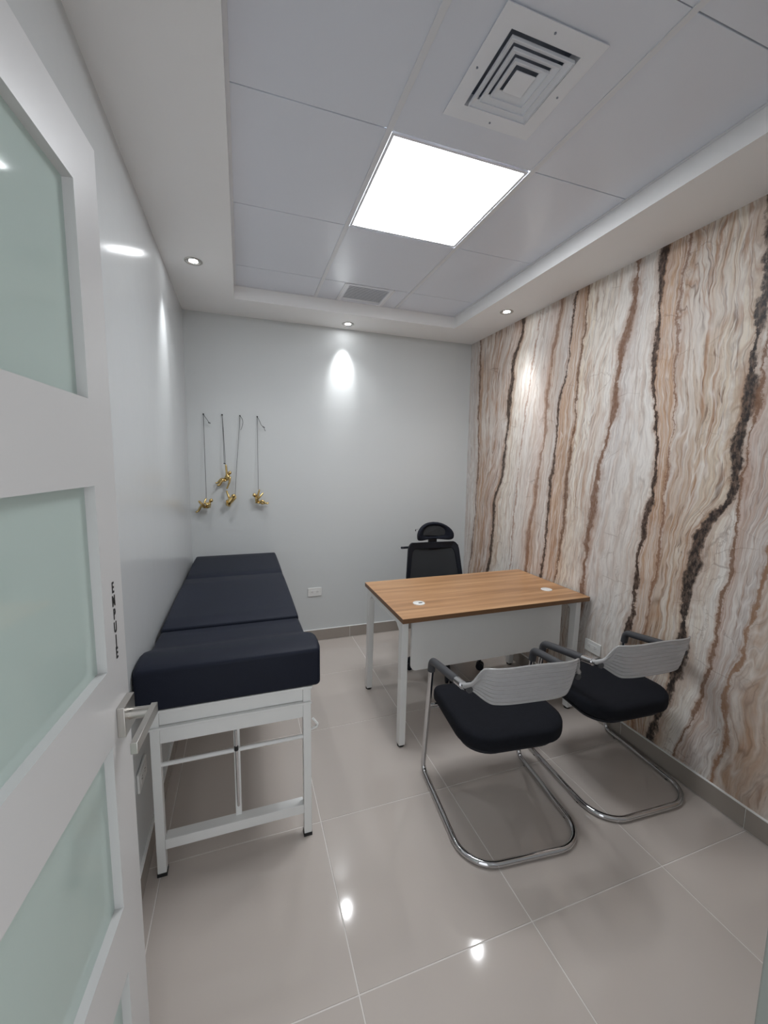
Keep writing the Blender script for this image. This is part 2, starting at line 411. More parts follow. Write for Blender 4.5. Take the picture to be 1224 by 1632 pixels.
class MB:
    """collects shapes; build() links them as ONE mesh object"""
    def __init__(self):
        self.v, self.f = [], []
    def add(self, vs_, fs):
        n = len(self.v)
        self.v += [Vector(p) for p in vs_]
        self.f += [tuple(i + n for i in f) for f in fs]
        return self
    def box(self, x0, x1, y0, y1, z0, z1, rot=None, piv=None):
        vs_ = [V(x, y, z) for z in (z0, z1) for y in (y0, y1) for x in (x0, x1)]
        if rot is not None:
            piv = Vector(piv) if piv is not None else V((x0 + x1) / 2, (y0 + y1) / 2, (z0 + z1) / 2)
            vs_ = [piv + rot @ (p - piv) for p in vs_]
        return self.add(vs_, [(0, 2, 3, 1), (4, 5, 7, 6), (0, 1, 5, 4), (2, 6, 7, 3), (0, 4, 6, 2), (1, 3, 7, 5)])
    def prism(self, poly, axis, a, b):
        """polygon in the two axes other than `axis`, extruded a..b"""
        n = len(poly)
        def mk(p, t):
            return {0: V(t, p[0], p[1]), 1: V(p[0], t, p[1]), 2: V(p[0], p[1], t)}[axis]
        vs_ = [mk(p, a) for p in poly] + [mk(p, b) for p in poly]
        fs = [tuple(range(n))[::-1], tuple(range(n, 2 * n))] + [(i, (i + 1) % n, n + (i + 1) % n, n + i) for i in range(n)]
        return self.add(vs_, fs)
    def tube(self, pts, r, n=12, closed=False, caps=True):
        pts = [Vector(p) for p in pts]
        m = len(pts)
        rad = r if isinstance(r, (list, tuple)) else [r] * m
        tang = []
        for i in range(m):
            a = pts[(i - 1) % m] if (closed or i > 0) else pts[i]
            b = pts[(i + 1) % m] if (closed or i < m - 1) else pts[i]
            tang.append((b - a).normalized())
        up = V(0, 0, 1) if abs(tang[0].z) < 0.9 else V(1, 0, 0)
        nrm = tang[0].cross(up).normalized()
        rings = []
        for i in range(m):
            nrm = (nrm - tang[i] * nrm.dot(tang[i]))
            nrm = nrm.normalized() if nrm.length > 1e-6 else tang[i].orthogonal().normalized()
            bn = tang[i].cross(nrm)
            rings.append([pts[i] + (nrm * math.cos(2 * math.pi * k / n) + bn * math.sin(2 * math.pi * k / n)) * rad[i] for k in range(n)])
        vs_ = [p for ring in rings for p in ring]
        fs = []
        for i in range(m if closed else m - 1):
            j = (i + 1) % m
            for k in range(n):
                fs.append((i * n + k, i * n + (k + 1) % n, j * n + (k + 1) % n, j * n + k))
        if caps and not closed:
            fs.append(tuple(range(n))[::-1])
            fs.append(tuple((m - 1) * n + k for k in range(n)))
        return self.add(vs_, fs)
    def lathe(self, prof, c, n=32, axis=2):
        """prof: (radius, height) list, spun around a vertical axis through c"""
        c = Vector(c)
        vs_, fs = [], []
        for r, h in prof:
            for k in range(n):
                a = 2 * math.pi * k / n
                p = V(r * math.cos(a), r * math.sin(a), h)
                if axis == 1:
                    p = V(p.x, p.z, p.y)
                elif axis == 0:
                    p = V(p.z, p.x, p.y)
                vs_.append(c + p)
        m = len(prof)
        for i in range(m - 1):
            for k in range(n):
                fs.append((i * n + k, i * n + (k + 1) % n, (i + 1) * n + (k + 1) % n, (i + 1) * n + k))
        fs.append(tuple(range(n))[::-1])
        fs.append(tuple((m - 1) * n + k for k in range(n)))
        return self.add(vs_, fs)
    def loft(self, rings, caps=True):
        n = len(rings[0])
        vs_ = [p for r in rings for p in r]
        fs = []
        for i in range(len(rings) - 1):
            for k in range(n):
                fs.append((i * n + k, i * n + (k + 1) % n, (i + 1) * n + (k + 1) % n, (i + 1) * n + k))
        if caps:
            fs.append(tuple(range(n))[::-1])
            fs.append(tuple((len(rings) - 1) * n + k for k in range(n)))
        return self.add(vs_, fs)
    def mesh(self, name, org=(0, 0, 0), smooth=False, bevel=0.0, seg=2, angle=40):
        org = Vector(org)
        me = bpy.data.meshes.new(name)
        me.from_pydata([tuple(p - org) for p in self.v], [], self.f)
        bm = bmesh.new()
        bm.from_mesh(me)
        if bevel:
            ed = [e for e in bm.edges if len(e.link_faces) == 2 and e.calc_face_angle(0) > R(30)]
            keep = bmesh.ops.bevel(bm, geom=ed, offset=bevel, segments=seg, profile=0.5, affect='EDGES', clamp_overlap=True)
        rounded = set(keep['faces']) if bevel else set()
        bmesh.ops.recalc_face_normals(bm, faces=bm.faces[:])
        if smooth or bevel:
            for f in bm.faces:
                f.smooth = not bevel or f in rounded
            for e in bm.edges:
                if len(e.link_faces) == 2 and e.calc_face_angle(0) > R(angle):
                    e.smooth = False
        bm.to_mesh(me)
        bm.free()
        return me
    def build(self, name, mat, parent=None, org=(0, 0, 0), **kw):
        me = self.mesh(name, org, **kw)
        me.materials.append(M[mat] if isinstance(mat, str) else mat)
        return link(name, me, parent, org if parent is None else None)

def link(name, data, parent=None, loc=None):
    o = bpy.data.objects.new(name, data)
    COL.objects.link(o)
    if parent is not None:
        o.parent = parent
    if loc is not None:
        o.location = loc
    return o

def tag(o, label=None, cat=None, group=None, kind=None):
    for k, v in (('label', label), ('category', cat), ('group', group), ('kind', kind)):
        if v:
            o[k] = v
    return o

def thing(name, label, cat, loc=(0, 0, 0), rz=0.0, group=None):
    o = link(name, None, None, loc)
    o.rotation_euler = (0, 0, rz)
    o.empty_display_size = 0.1
    return tag(o, label, cat, group)

def copy_tree(o, parent=None):
    c = o.copy()
    COL.objects.link(c)
    if parent is not None:
        c.parent = parent
    for ch in list(o.children):
        copy_tree(ch, c)
    return c

def fillet(pts, rad, seg=8):
    """round the inner corners of a polyline; rad: one value or one per corner"""
    pts = [Vector(p) for p in pts]
    out = [pts[0]]
    for i in range(1, len(pts) - 1):
        r = rad[i - 1] if isinstance(rad, (list, tuple)) else rad
        a, b, c = pts[i - 1], pts[i], pts[i + 1]
        d1, d2 = (a - b).normalized(), (c - b).normalized()
        ang = d1.angle(d2)
        t = min(r / math.tan(ang / 2), (a - b).length * 0.48, (c - b).length * 0.48)
        rr = t * math.tan(ang / 2)
        cen = b + (d1 + d2).normalized() * (rr / math.sin(ang / 2))
        s, e = b + d1 * t - cen, b + d2 * t - cen
        tot = s.angle(e)
        for k in range(seg + 1):
            w = k / seg
            out.append(cen + (s * math.sin((1 - w) * tot) + e * math.sin(w * tot)) / math.sin(tot))
    out.append(pts[-1])
    return out

def round_rect(x0, x1, z0, z1, r, n=5):
    out = []
    for cx, cz, a0 in ((x1 - r, z1 - r, 0), (x0 + r, z1 - r, 90), (x0 + r, z0 + r, 180), (x1 - r, z0 + r, 270)):
        for k in range(n + 1):
            a = R(a0 + 90 * k / n)
            out.append((cx + r * math.cos(a), cz + r * math.sin(a)))
    return out

def smooth(a, b, x):
    t = max(0.0, min(1.0, (x - a) / (b - a)))
    return t * t * (3 - 2 * t)

# ------------------------------------------------------------------ floor
fl = tag(MB().box(-0.12, W + 0.12, -1.0, D + 0.12, -0.12, -0.0015).build('floor', 'grout'), kind='structure',
         label='glossy greige porcelain tiled floor with pale grout lines')
FX = [0.0] + [0.052 + 0.6125 * k for k in range(4)] + [W]
FY = [-0.862, -0.247, 0.368, 0.983, 1.598, 2.213, 2.828, D]
TILE = {}
def piece(base, size, loc, mat, parent, bev=0.0012):
    """a slab piece sharing its mesh with all alike pieces; loc is the low corner"""
    key = (base, mat, tuple(round(s, 4) for s in size))
    if key not in TILE:
        me = MB().box(0, size[0], 0, size[1], 0, size[2]).mesh(base, bevel=bev, seg=1)
        me.materials.append(M[mat])
        TILE[key] = me
    return link(base, TILE[key], parent, loc)
g = 0.0022
for i in range(len(FX) - 1):
    for j in range(len(FY) - 1):
        piece('floor_tile', (FX[i + 1] - FX[i] - 2 * g, FY[j + 1] - FY[j] - 2 * g, 0.009), (FX[i] + g, FY[j] + g, -0.009), 'floor_t', fl, bev=0.0006)

# ------------------------------------------------------------------ walls
TOP = HC + 0.14
tag(MB().box(-0.12, 0, YF, D + 0.12, -0.1, TOP).build('wall_left', 'paint'), kind='structure', label='satin white wall along the examination bed')
tag(MB().box(0, W, D, D + 0.12, -0.1, TOP).build('wall_back', 'paint_b'), kind='structure', label='white end wall with gold climbers and a scallop of light')
tag(MB().box(W, W + 0.12, YF, D + 0.12, -0.1, TOP).build('wall_right', 'onyx'), kind='structure', label='wall papered with a veined brown and cream onyx print')
OX0, OX1, OZ = 0.070, 0.861, 2.125
wf = MB().box(-0.12, OX0, YF - 0.13, YF, -0.1, TOP).box(OX1, W + 0.12, YF - 0.13, YF, -0.1, TOP).box(OX0, OX1, YF - 0.13, YF, OZ, TOP)
tag(wf.build('wall_front', 'paint'), kind='structure', label='white wall with the doorway')
jl = MB().box(OX0, OX0 + 0.012, YF - 0.135, YF + 0.004, 0, OZ).box(OX1 - 0.012, OX1, YF - 0.135, YF + 0.004, 0, OZ).box(OX0 + 0.012, OX1 - 0.012, YF - 0.135, YF + 0.004, OZ - 0.012, OZ)
tag(jl.build('trim_1', 'jamb', bevel=0.002), kind='structure', label='white door lining of the entrance')

# ------------------------------------------------------------------ skirting tiles
HB, TBK = 0.098, 0.008
def skirting(name, label, segs, axis, fixed, sign):
    """segs: joint positions along the wall; each tile a piece"""
    a, b = segs[0], segs[-1]
    f0, f1 = (fixed, fixed + sign * 0.012) if sign > 0 else (fixed - 0.012, fixed)
    m = MB()
    g0, g1 = (fixed, fixed + 0.006) if sign > 0 else (fixed - 0.006, fixed)
    if axis == 0:
        m.box(a, b, g0, g1, 0.0, HB)
        m.box(a, b, *((fixed, fixed + 0.010) if sign > 0 else (fixed - 0.010, fixed)), HB, HB + 0.0045)
    else:
        m.box(g0, g1, a, b, 0.0, HB)
        m.box(*((fixed, fixed + 0.010) if sign > 0 else (fixed - 0.010, fixed)), a, b, HB, HB + 0.0045)
    o = tag(m.build(name, 'caulk'), kind='structure', label=label)
    for p, q in zip(segs, segs[1:]):
        ln = q - p - 0.003
        if axis == 0:
            y = fixed + 0.001 if sign > 0 else fixed - 0.001 - TBK
            piece('skirting_tile', (ln, TBK, HB - 0.003), (p + 0.0015, y, 0.003), 'base_t', o)
        else:
            x = fixed + 0.001 if sign > 0 else fixed - 0.001 - TBK
            piece('skirting_tile', (TBK, ln, HB - 0.003), (x, p + 0.0015, 0.003), 'base_t', o)
    return o
skirting('baseboard_back', 'taupe tile skirting under the white end wall', [0.0, 0.645, 1.257, 1.87, W], 0, D, -1)
skirting('baseboard_right', 'taupe tile skirting under the onyx wall', [YF, 0.377, 0.992, 1.607, 2.222, 2.837, D - 0.01], 1, W, -1)
skirting('baseboard_left', 'taupe tile skirting behind the bed', [YF, 0.377, 0.992, 1.607, 2.222, 2.837, D - 0.01], 1, 0.0, 1)
skirting('baseboard_front', 'taupe tile skirting beside the doorway', [OX1 + 0.002, 1.45, 2.06, W - 0.01], 0, YF, 1)

# ------------------------------------------------------------------ ceiling: drywall soffit ring, tray with tiles on a tee grid
ce = MB()
ce.box(0, TL, YF, D, HS, TOP).box(TR, W, YF, D, HS, TOP).box(TL, TR, TB, D, HS, TOP).box(TL, TR, YF, TF, HS, TOP)
ce.box(-0.12, W + 0.12, YF - 0.13, D + 0.12, TOP, TOP + 0.05)
ce = tag(ce.build('ceiling', 'soffit'), kind='structure', label='white stepped ceiling with a recessed tray of square tiles')
cols = [TL, C1, C2, TR]
rows = [TF, R0, RA, RB, RC, TB]
HX0, HX1, HY0, HY1 = 1.066, 1.368, 1.037, 1.361      # opening of the air diffuser
GX0, GX1 = 1.062, 1.398                              # return grille
TT = 0.010
for i in range(3):
    for j in range(5):
        x0, x1, y0, y1 = cols[i], cols[i + 1], rows[j], rows[j + 1]
        if i == 1 and j == 2:
            continue
        if i == 1 and j == 1:
            m = MB()
            for bx in ((x0, x1, y0, HY0), (x0, x1, HY1, y1), (x0, HX0, HY0, HY1), (HX1, x1, HY0, HY1)):
                m.box(bx[0] + .002, bx[1] - .002, bx[2], bx[3], HC, HC + TT)
            m.build('ceiling_tile', 'tile_c', ce)
            continue
        if i == 1 and j == 4:
            for a, b in ((x0, GX0), (GX1, x1)):
                piece('ceiling_tile', (b - a - .004, y1 - y0 - .004, TT), (a + .002, y0 + .002, HC), 'tile_c', ce)
            continue
        t = piece('ceiling_tile', (x1 - x0 - .004, y1 - y0 - .004, TT), (x0 + .002, y0 + .002, HC), 'tile_c', ce)
TW = 0.011
def tee(x0, x1, y0, y1, z=HC - 0.0035):
    piece('tee_bar', (x1 - x0, y1 - y0, 0.004), (x0, y0, z), 'tee', ce, bev=0.0008)
for x in (C1, C2):
    tee(x - TW, x + TW, TF, TB)
for y in (R0, RA, RB, RC):
    for a, b in ((TL, C1 - TW), (C1 + TW, C2 - TW), (C2 + TW, TR)):
        tee(a, b, y - 0.006, y + 0.006, HC + TT + 0.0005)
for x in (GX0, GX1):
    tee(x - 0.008, x + 0.008, RC + 0.006, TB)
# wall angle around the tray
tee(TL, TL + 0.014, TF, TB); tee(TR - 0.014, TR, TF, TB)
tee(TL + 0.014, TR - 0.014, TB - 0.008, TB)

# ------------------------------------------------------------------ LED panel
lp = thing('led_panel', 'square white LED panel glowing in the tile ceiling', 'ceiling light', (1.2115, 1.8235, HC))
m = MB()
x0, x1, y0, y1 = C1 + 0.013, C2 - 0.013, RA + 0.008, RB - 0.008
f = 0.012
m.box(x0, x1, y0, y0 + f, HC - 0.002, HC + 0.014).box(x0, x1, y1 - f, y1, HC - 0.002, HC + 0.014)
m.box(x0, x0 + f, y0 + f, y1 - f, HC - 0.002, HC + 0.014).box(x1 - f, x1, y0 + f, y1 - f, HC - 0.002, HC + 0.014)
m.build('frame', 'alu_w', lp, org=lp.location)
MB().box(x0 + f, x1 - f, y0 + f, y1 - f, HC + 0.001, HC + 0.010).build('light_diffuser', 'led', lp, org=lp.location)

# ------------------------------------------------------------------ square air diffuser
dc = V((HX0 + HX1) / 2, (HY0 + HY1) / 2, HC)
ad = thing('air_diffuser', 'square white air diffuser with nested louvre rings in the ceiling', 'air vent', dc)
def sq_ring(m, a_out, z_out, a_in, z_in, ay=1.07):
    """flat or sloping square frame between two half sizes"""
    th = 0.0025
    def rect(a, z):
        return [dc + V(sx * a, sy * a * ay, z) for sx, sy in ((-1, -1), (1, -1), (1, 1), (-1, 1))]
    o, i, o2, i2 = rect(a_out, z_out), rect(a_in, z_in), rect(a_out, z_out + th), rect(a_in, z_in + th)
    vs_ = o + i + o2 + i2
    fs = []
    for k in range(4):
        l = (k + 1) % 4
        fs += [(k, l, 4 + l, 4 + k), (8 + k, 12 + k, 12 + l, 8 + l), (k, 8 + k, 8 + l, l), (4 + k, 4 + l, 12 + l, 12 + k)]
    m.add(vs_, fs)
m = MB(); sq_ring(m, 0.168, -0.006, 0.118, -0.006); sq_ring(m, 0.118, -0.0035, 0.116, 0.030)
m.build('flange', 'alu_w', ad, org=dc)
for a in (0.108, 0.084, 0.060):
    m = MB(); sq_ring(m, a, -0.011, a - 0.0195, -0.003); sq_ring(m, a, -0.016, a - 0.0018, -0.016); sq_ring(m, a, -0.0135, a - 0.0005, -0.0085); m.build('louvre_ring', 'alu_w', ad, org=dc)
m = MB(); m.box(dc.x - .034, dc.x + .034, dc.y - .036, dc.y + .036, HC - 0.0115, HC - 0.009); m.build('centre_plate', 'alu_w', ad, org=dc)
m = MB()
a = 0.119
m.box(dc.x - a, dc.x + a, dc.y - a * 1.07, dc.y + a * 1.07, HC + 0.060, HC + 0.063)
for s in (-1, 1):
    m.box(dc.x + s * a - .001, dc.x + s * a + .001, dc.y - a * 1.07, dc.y + a * 1.07, HC + 0.026, HC + 0.06)
    m.box(dc.x - a, dc.x + a, dc.y + s * a * 1.07 - .001, dc.y + s * a * 1.07 + .001, HC + 0.026, HC + 0.06)
m.build('duct_box', 'dark', ad, org=dc)
for sx, sy in ((-1, 0), (1, 0), (0, -1), (0, 1)):
    MB().lathe([(0.0035, -0.008), (0.003, -0.0055)], dc + V(sx * 0.147, sy * 0.157, 0), 10).build('screw', 'dark', ad, org=dc)

# ------------------------------------------------------------------ return air grille
gc = V((GX0 + GX1) / 2, (RC + TB) / 2, HC)
rg = thing('return_grille', 'small white louvred grille at the end of the tile ceiling', 'air vent', gc)
gx0, gx1, gy0, gy1 = GX0 + 0.008, GX1 - 0.008, RC + 0.006, TB - 0.008
m = MB()
m.box(gx0, gx0 + .018, gy0, gy1, HC - .004, HC + .006).box(gx1 - .018, gx1, gy0, gy1, HC - .004, HC + .006)
m.box(gx0 + .018, gx1 - .018, gy0, gy0 + .016, HC - .004, HC + .006).box(gx0 + .018, gx1 - .018, gy1 - .016, gy1, HC - .004, HC + .006)
m.build('frame', 'alu_w', rg, org=gc)
MB().box(gx0 + .01, gx1 - .01, gy0 + .01, gy1 - .01, HC + .016, HC + .018).build('backing', 'dark', rg, org=gc)
sl_me = None
ns = 20
for k in range(ns):
    y = gy0 + .022 + (gy1 - gy0 - .044) * k / (ns - 1)
    if sl_me is None:
        sl_me = MB().box(gx0 + .018 - gc.x, gx1 - .018 - gc.x, -.0042, .0042, -.0008, .0008, rot=Matrix.Rotation(R(12), 3, 'X'), piv=(0, 0, 0)).mesh('slat')
        sl_me.materials.append(M['alu_w'])
    link('slat', sl_me, rg, V(0, y - gc.y, .003))

# ------------------------------------------------------------------ recessed downlights
def downlight(x, y, aim, label):
    c = V(x, y, HS)
    t = thing('downlight', label, 'downlight', c, group='recessed soffit downlights')
    MB().lathe([(0.046, -0.0005), (0.0465, -0.003), (0.044, -0.005), (0.036, -0.0045), (0.031, 0.002), (0.030, 0.010), (0.030, 0.0105), (0.046, 0.0105)], c, 40).build('trim_ring', 'satin', t, org=c, smooth=True)
    MB().lathe([(0.023, -0.0012), (0.016, -0.0034), (0.005, -0.004)], c, 32).build('lens', 'lens', t, org=c, smooth=True)
    ld = bpy.data.lights.new('downlight_beam', 'SPOT')
    ld.energy = SPOT_ENERGY
    ld.color = (0.96, 0.98, 1.0)
    ld.spot_size = R(40)
    ld.spot_blend = 1.0
    ld.shadow_soft_size = 0.022
    lo = link('downlight_beam', ld, t, (0, 0, -0.012))
    lo.rotation_euler = Vector(aim).to_track_quat('-Z', 'Y').to_euler()
    ls = bpy.data.lights.new('downlight_spill', 'SPOT')
    ls.energy = SPILL_ENERGY
    ls.color = (0.96, 0.98, 1.0)
    ls.spot_size = R(110)
    ls.spot_blend = 1.0
    ls.shadow_soft_size = 0.022
    lo = link('downlight_spill', ls, t, (0, 0, -0.012))
    lo.rotation_euler = Vector((-0.8 * aim[0], -0.8 * aim[1], -1)).to_track_quat('-Z', 'Y').to_euler()
    return t
downlight(0.1575, 2.604, (-0.30, -0.12, -1), 'recessed downlight in the soffit above the examination bed')
downlight(1.200, 3.290, (-0.05, 0.40, -1), 'recessed downlight close to the end wall, above its bright scallop')
downlight(2.198, 2.620, (0.22, -0.05, -1), 'recessed downlight in the soffit beside the onyx wall')

# ------------------------------------------------------------------ entrance door, standing open into the room
DW, DH, DT = 0.75, 2.105, 0.040
ang = math.atan2(0.997, 0.0778)
dl = V(0.14 - DW * 0.0778, 0.949 - DW * 0.997, 0.0)
door = link('door_1', None, None, dl)
door.rotation_euler = (0, 0, ang)
tag(door, kind='structure', label='white door leaf with four green frosted panes and a lever handle, standing open')
# local: x from hinge to free edge, the face towards the room is y = 0, body behind it
SW = 0.097
for a, b in ((0, SW), (DW - SW, DW)):
    MB().box(a, b, 0, DT, 0.012, DH).build('stile', 'lacquer', door)
panes = [(1.650, 2.000), (1.149, 1.499), (0.650, 1.000), (0.150, 0.500)]
rails = [(2.000, DH), (1.499, 1.650), (1.000, 1.149), (0.500, 0.650), (0.012, 0.150)]
for a, b in rails:
    MB().box(SW, DW - SW, 0, DT, a, b).build('rail', 'lacquer', door)
for a, b in panes:
    MB().box(SW - 0.004, DW - SW + 0.004, 0.0165, 0.0225, a - 0.004, b + 0.004).build('pane', 'glass', door)
for z in (0.25, 1.05, 1.85):
    MB().lathe([(0.006, z - 0.045), (0.006, z + 0.045)], (0.0, -0.004, 0), 12).build('hinge', 'satin', door, smooth=True)
hd = MB().box(DW - 0.070, DW - 0.010, -0.014, 0.0, 0.998, 1.060).build('door_handle', 'satin', door, bevel=0.0012)
tag(hd, label='square satin nickel rose and lever handle')
hx, hz = DW - 0.040, 1.030
MB().lathe([(0.0115, -0.014), (0.0115, -0.052)], (hx, 0, hz), 24, axis=1).build('handle_neck', 'satin', hd, smooth=True)
MB().box(hx - 0.118, hx + 0.013, -0.062, -0.050, hz - 0.011, hz + 0.011).build('lever', 'satin', hd, bevel=0.001)
# push lettering, one letter under the other
fd = bpy.data.curves.new('letter_curve', 'FONT')
txt = bpy.data.objects.new('letter_tmp', fd)
COL.objects.link(txt)
for k, ch in enumerate('EMPUJE'):
    fd.body = ch
    fd.align_x = 'CENTER'
    fd.size = 0.030
    fd.extrude = 0.0004
    fd.offset = 0.0006
    bpy.context.view_layer.update()
    me = bpy.data.meshes.new_from_object(txt.evaluated_get(bpy.context.evaluated_depsgraph_get()))
    me.name = 'letter'
    me.materials.clear()
    me.materials.append(M['ink'])
    o = link('letter', me, door, (DW - 0.048, -0.0006, 1.2885 - 0.0266 * k))
    o.rotation_euler = (R(90), 0, 0)
    o.scale = (0.62, 1, 1)
bpy.data.objects.remove(txt)

# ------------------------------------------------------------------ examination bed
bo = V(0.325, 2.46, 0)
bed = thing('examination_bed', 'examination bed with navy black vinyl cushions on a white steel frame', 'exam bed', bo)
def cushion(name, st, r=0.03, ends=(0.03, 0.03)):
    """st: stations (y, x0, x1, z0, z1), first and last get rounded over"""
    rings = []
    def ring(y, x0, x1, z0, z1, ins):
        return [V(px, y, pz) for px, pz in round_rect(x0 + ins, x1 - ins, z0 + ins, z1 - ins, max(0.004, r - ins * 0.5))]
    n = 4
    y, x0, x1, z0, z1 = st[0]
    sgn = 1 if st[-1][0] > y else -1
    for k in range(n):
        a = R(90 * k / n)
        rings.append(ring(y + sgn * ends[0] * (1 - math.cos(a)), x0, x1, z0, z1, ends[0] * (1 - math.sin(a))))
    for s in st[1:-1]:
        rings.append(ring(*s, 0))
    y, x0, x1, z0, z1 = st[-1]
    for k in range(n - 1, -1, -1):
        a = R(90 * k / n)
        rings.append(ring(y - sgn * ends[1] * (1 - math.cos(a)), x0, x1, z0, z1, ends[1] * (1 - math.sin(a))))
    return MB().loft(rings).build(name, 'vinyl', bed, org=bo, smooth=True, angle=70)
ZC = 0.664
def lin_st(a, b, x0, x1, zt, n=6, puff=0.004):
    return [(a + (b - a) * k / n, x0, x1, ZC, zt + puff * math.sin(math.pi * k / n)) for k in range(n + 1)]
cushion('cushion', lin_st(2.762, 3.402, 0.026, 0.622, 0.812), r=0.014, ends=(0.012, 0.012))
cushion('cushion', lin_st(1.936, 2.756, 0.024, 0.622, 0.812), r=0.014, ends=(0.012, 0.012))
cushion('cushion', [(1.526, 0.004, 0.654, 0.667, 0.824), (1.56, 0.003, 0.657, 0.666, 0.830), (1.60, 0.003, 0.657, 0.666, 0.834), (1.645, 0.003, 0.656, 0.666, 0.833),
                    (1.680, 0.005, 0.651, 0.665, 0.827), (1.71, 0.010, 0.641, 0.664, 0.817), (1.74, 0.017, 0.630, ZC, 0.808), (1.77, 0.021, 0.624, ZC, 0.803),
                    (1.85, 0.022, 0.623, ZC, 0.803), (1.928, 0.024, 0.622, ZC, 0.804)], r=0.018, ends=(0.016, 0.012))
fy = 1.563
def bpart(name, m, mat='steel_w', bevel=0.002):
    return m.build(name, mat, bed, org=bo, bevel=bevel)
for x in (0.0595, 0.602):
    for y in (fy, 3.30):
        lg = bpart('leg', MB().box(x - .0155, x + .0155, y - .0155, y + .0155, 0.012, 0.655))
        MB().box(x - .017, x + .017, y - .017, y + .017, 0.0, 0.014).build('foot_cap', 'rubber', lg, org=bo)
bpart('cushion_board', MB().box(0.028, 0.622, 1.535, 3.395, 0.655, 0.666))
for x in (0.0595, 0.602):
    bpart('side_rail', MB().box(x - .014, x + .014, fy + .016, 3.284, 0.606, 0.654))
bpart('end_rail', MB().box(0.075, 0.5865, fy - .010, fy + .012, 0.599, 0.654))
bpart('end_rail', MB().box(0.075, 0.5865, 3.29, 3.31, 0.599, 0.654))
bpart('front_lip', MB().box(0.036, 0.620, fy - .024, fy - .0155, 0.588, 0.597).box(0.075, 0.5865, fy - .0155, fy + .01, 0.588, 0.597))
bpart('front_apron', MB().box(0.075, 0.5865, fy - .012, fy + .010, 0.529, 0.587))
MB().tube([(0.074, fy, 0.440), (0.588, fy, 0.440)], 0.008, 14).build('cross_bar', 'steel_w', bed, org=bo, smooth=True)
bpart('bottom_rail', MB().box(0.075, 0.5865, fy - .0145, fy + .03, 0.106, 0.146))
bpart('bottom_rail', MB().box(0.075, 0.5865, 3.285, 3.315, 0.106, 0.146))
bpart('centre_upright', MB().box(0.322, 0.345, fy + .016, fy + .024, 0.146, 0.60))
rod = MB().tube([(0.331, fy - .012, 0.528), (0.3345, fy - .012, 0.212)], 0.0050, 12).build('hanging_rod', 'chrome', bed, org=bo, smooth=True)
MB().tube([(0.3315, fy - .012, 0.462), (0.332, fy - .012, 0.446)], 0.0075, 12).build('clip', 'rubber', rod, org=bo, smooth=True)
MB().tube(fillet([(0.612, fy + .02, 0.447), (0.646, fy + .02, 0.456), (0.650, fy + .02, 0.468), (0.630, fy + .02, 0.496)], 0.006, 5), 0.0052, 10).build('side_hook', 'steel_w', bed, org=bo, smooth=True)

# ------------------------------------------------------------------ desk
DX0, DX1, DY0, DY1, DZ = 1.143, 2.377, 1.877, 2.569, 0.75
do = V((DX0 + DX1) / 2, (DY0 + DY1) / 2, 0)
desk = thing('desk', 'office desk with a light oak top and white splayed steel legs', 'desk', do)
MB().box(DX0, DX1, DY0, DY1, DZ - .0008, DZ).build('desktop_surface', 'oak', desk, org=do)
MB().box(DX0, DX1, DY0, DY1, DZ - .026, DZ - .0009).build('desktop', 'edge', desk, org=do, bevel=0.001)
def leg_frame(xa, xb):
    # leaning rectangular legs, joined by a rail with gussets
    for s, yt, yf in ((1, 1.905, 1.922), (-1, 2.541, 2.575)):
        w = 0.05
        if s > 0:
            poly = [(yf, 0.012), (yf + 0.046, 0.012), (yt + w, 0.66), (yt + w + .04, 0.69), (yt + w + .04, 0.724), (yt, 0.724)]
        else:
            poly = [(yf, 0.012), (yf - 0.046, 0.012), (yt - w, 0.66), (yt - w - .04, 0.69), (yt - w - .04, 0.724), (yt, 0.724)]
        lg = MB().prism(poly, 0, xa, xb).build('leg', 'steel_w', desk, org=do, bevel=0.0025)
        fc = yf + s * 0.023
        MB().lathe([(0.019, 0.0), (0.019, 0.013)], (0.5 * (xa + xb), fc, 0), 18).build('foot_pad', 'rubber', lg, org=do)
    MB().box(xa, xb, 1.905 + .091, 2.541 - .091, 0.690, 0.724).build('side_rail', 'steel_w', desk, org=do, bevel=0.002)
leg_frame(1.152, 1.188)
leg_frame(2.302, 2.340)
MB().box(1.188, 2.302, 2.40, 2.44, 0.685, 0.723).build('cross_beam', 'steel_w', desk, org=do, bevel=0.002)
pl = round_rect(1.226, 2.232, 0.418, 0.724, 0.03, 6)
mp_ = MB().prism(pl, 1, 1.950, 1.966).build('modesty_panel', 'steel_w', desk, org=do, bevel=0.0012)
for x in (1.372, 2.082):
    MB().lathe([(0.007, 1.950), (0.007, 1.942), (0.004, 1.940)], (x, 0, 0.703), 14, axis=1).build('bolt', 'chrome', mp_, org=do, smooth=True)
for x in (1.322, 2.222):
    gm = MB().lathe([(0.035, 0), (0.0345, 0.003), (0.031, 0.0042), (0.012, 0.0042), (0.0115, 0.003)], (x, 2.080, DZ), 32).build('grommet', 'outlet', desk, org=do, smooth=True)
    MB().box(x - 0.004, x + 0.018, 2.068, 2.079, DZ + .0035, DZ + .0048).build('cable_slot', 'slot' if x < 2 else 'outlet', gm, org=do)

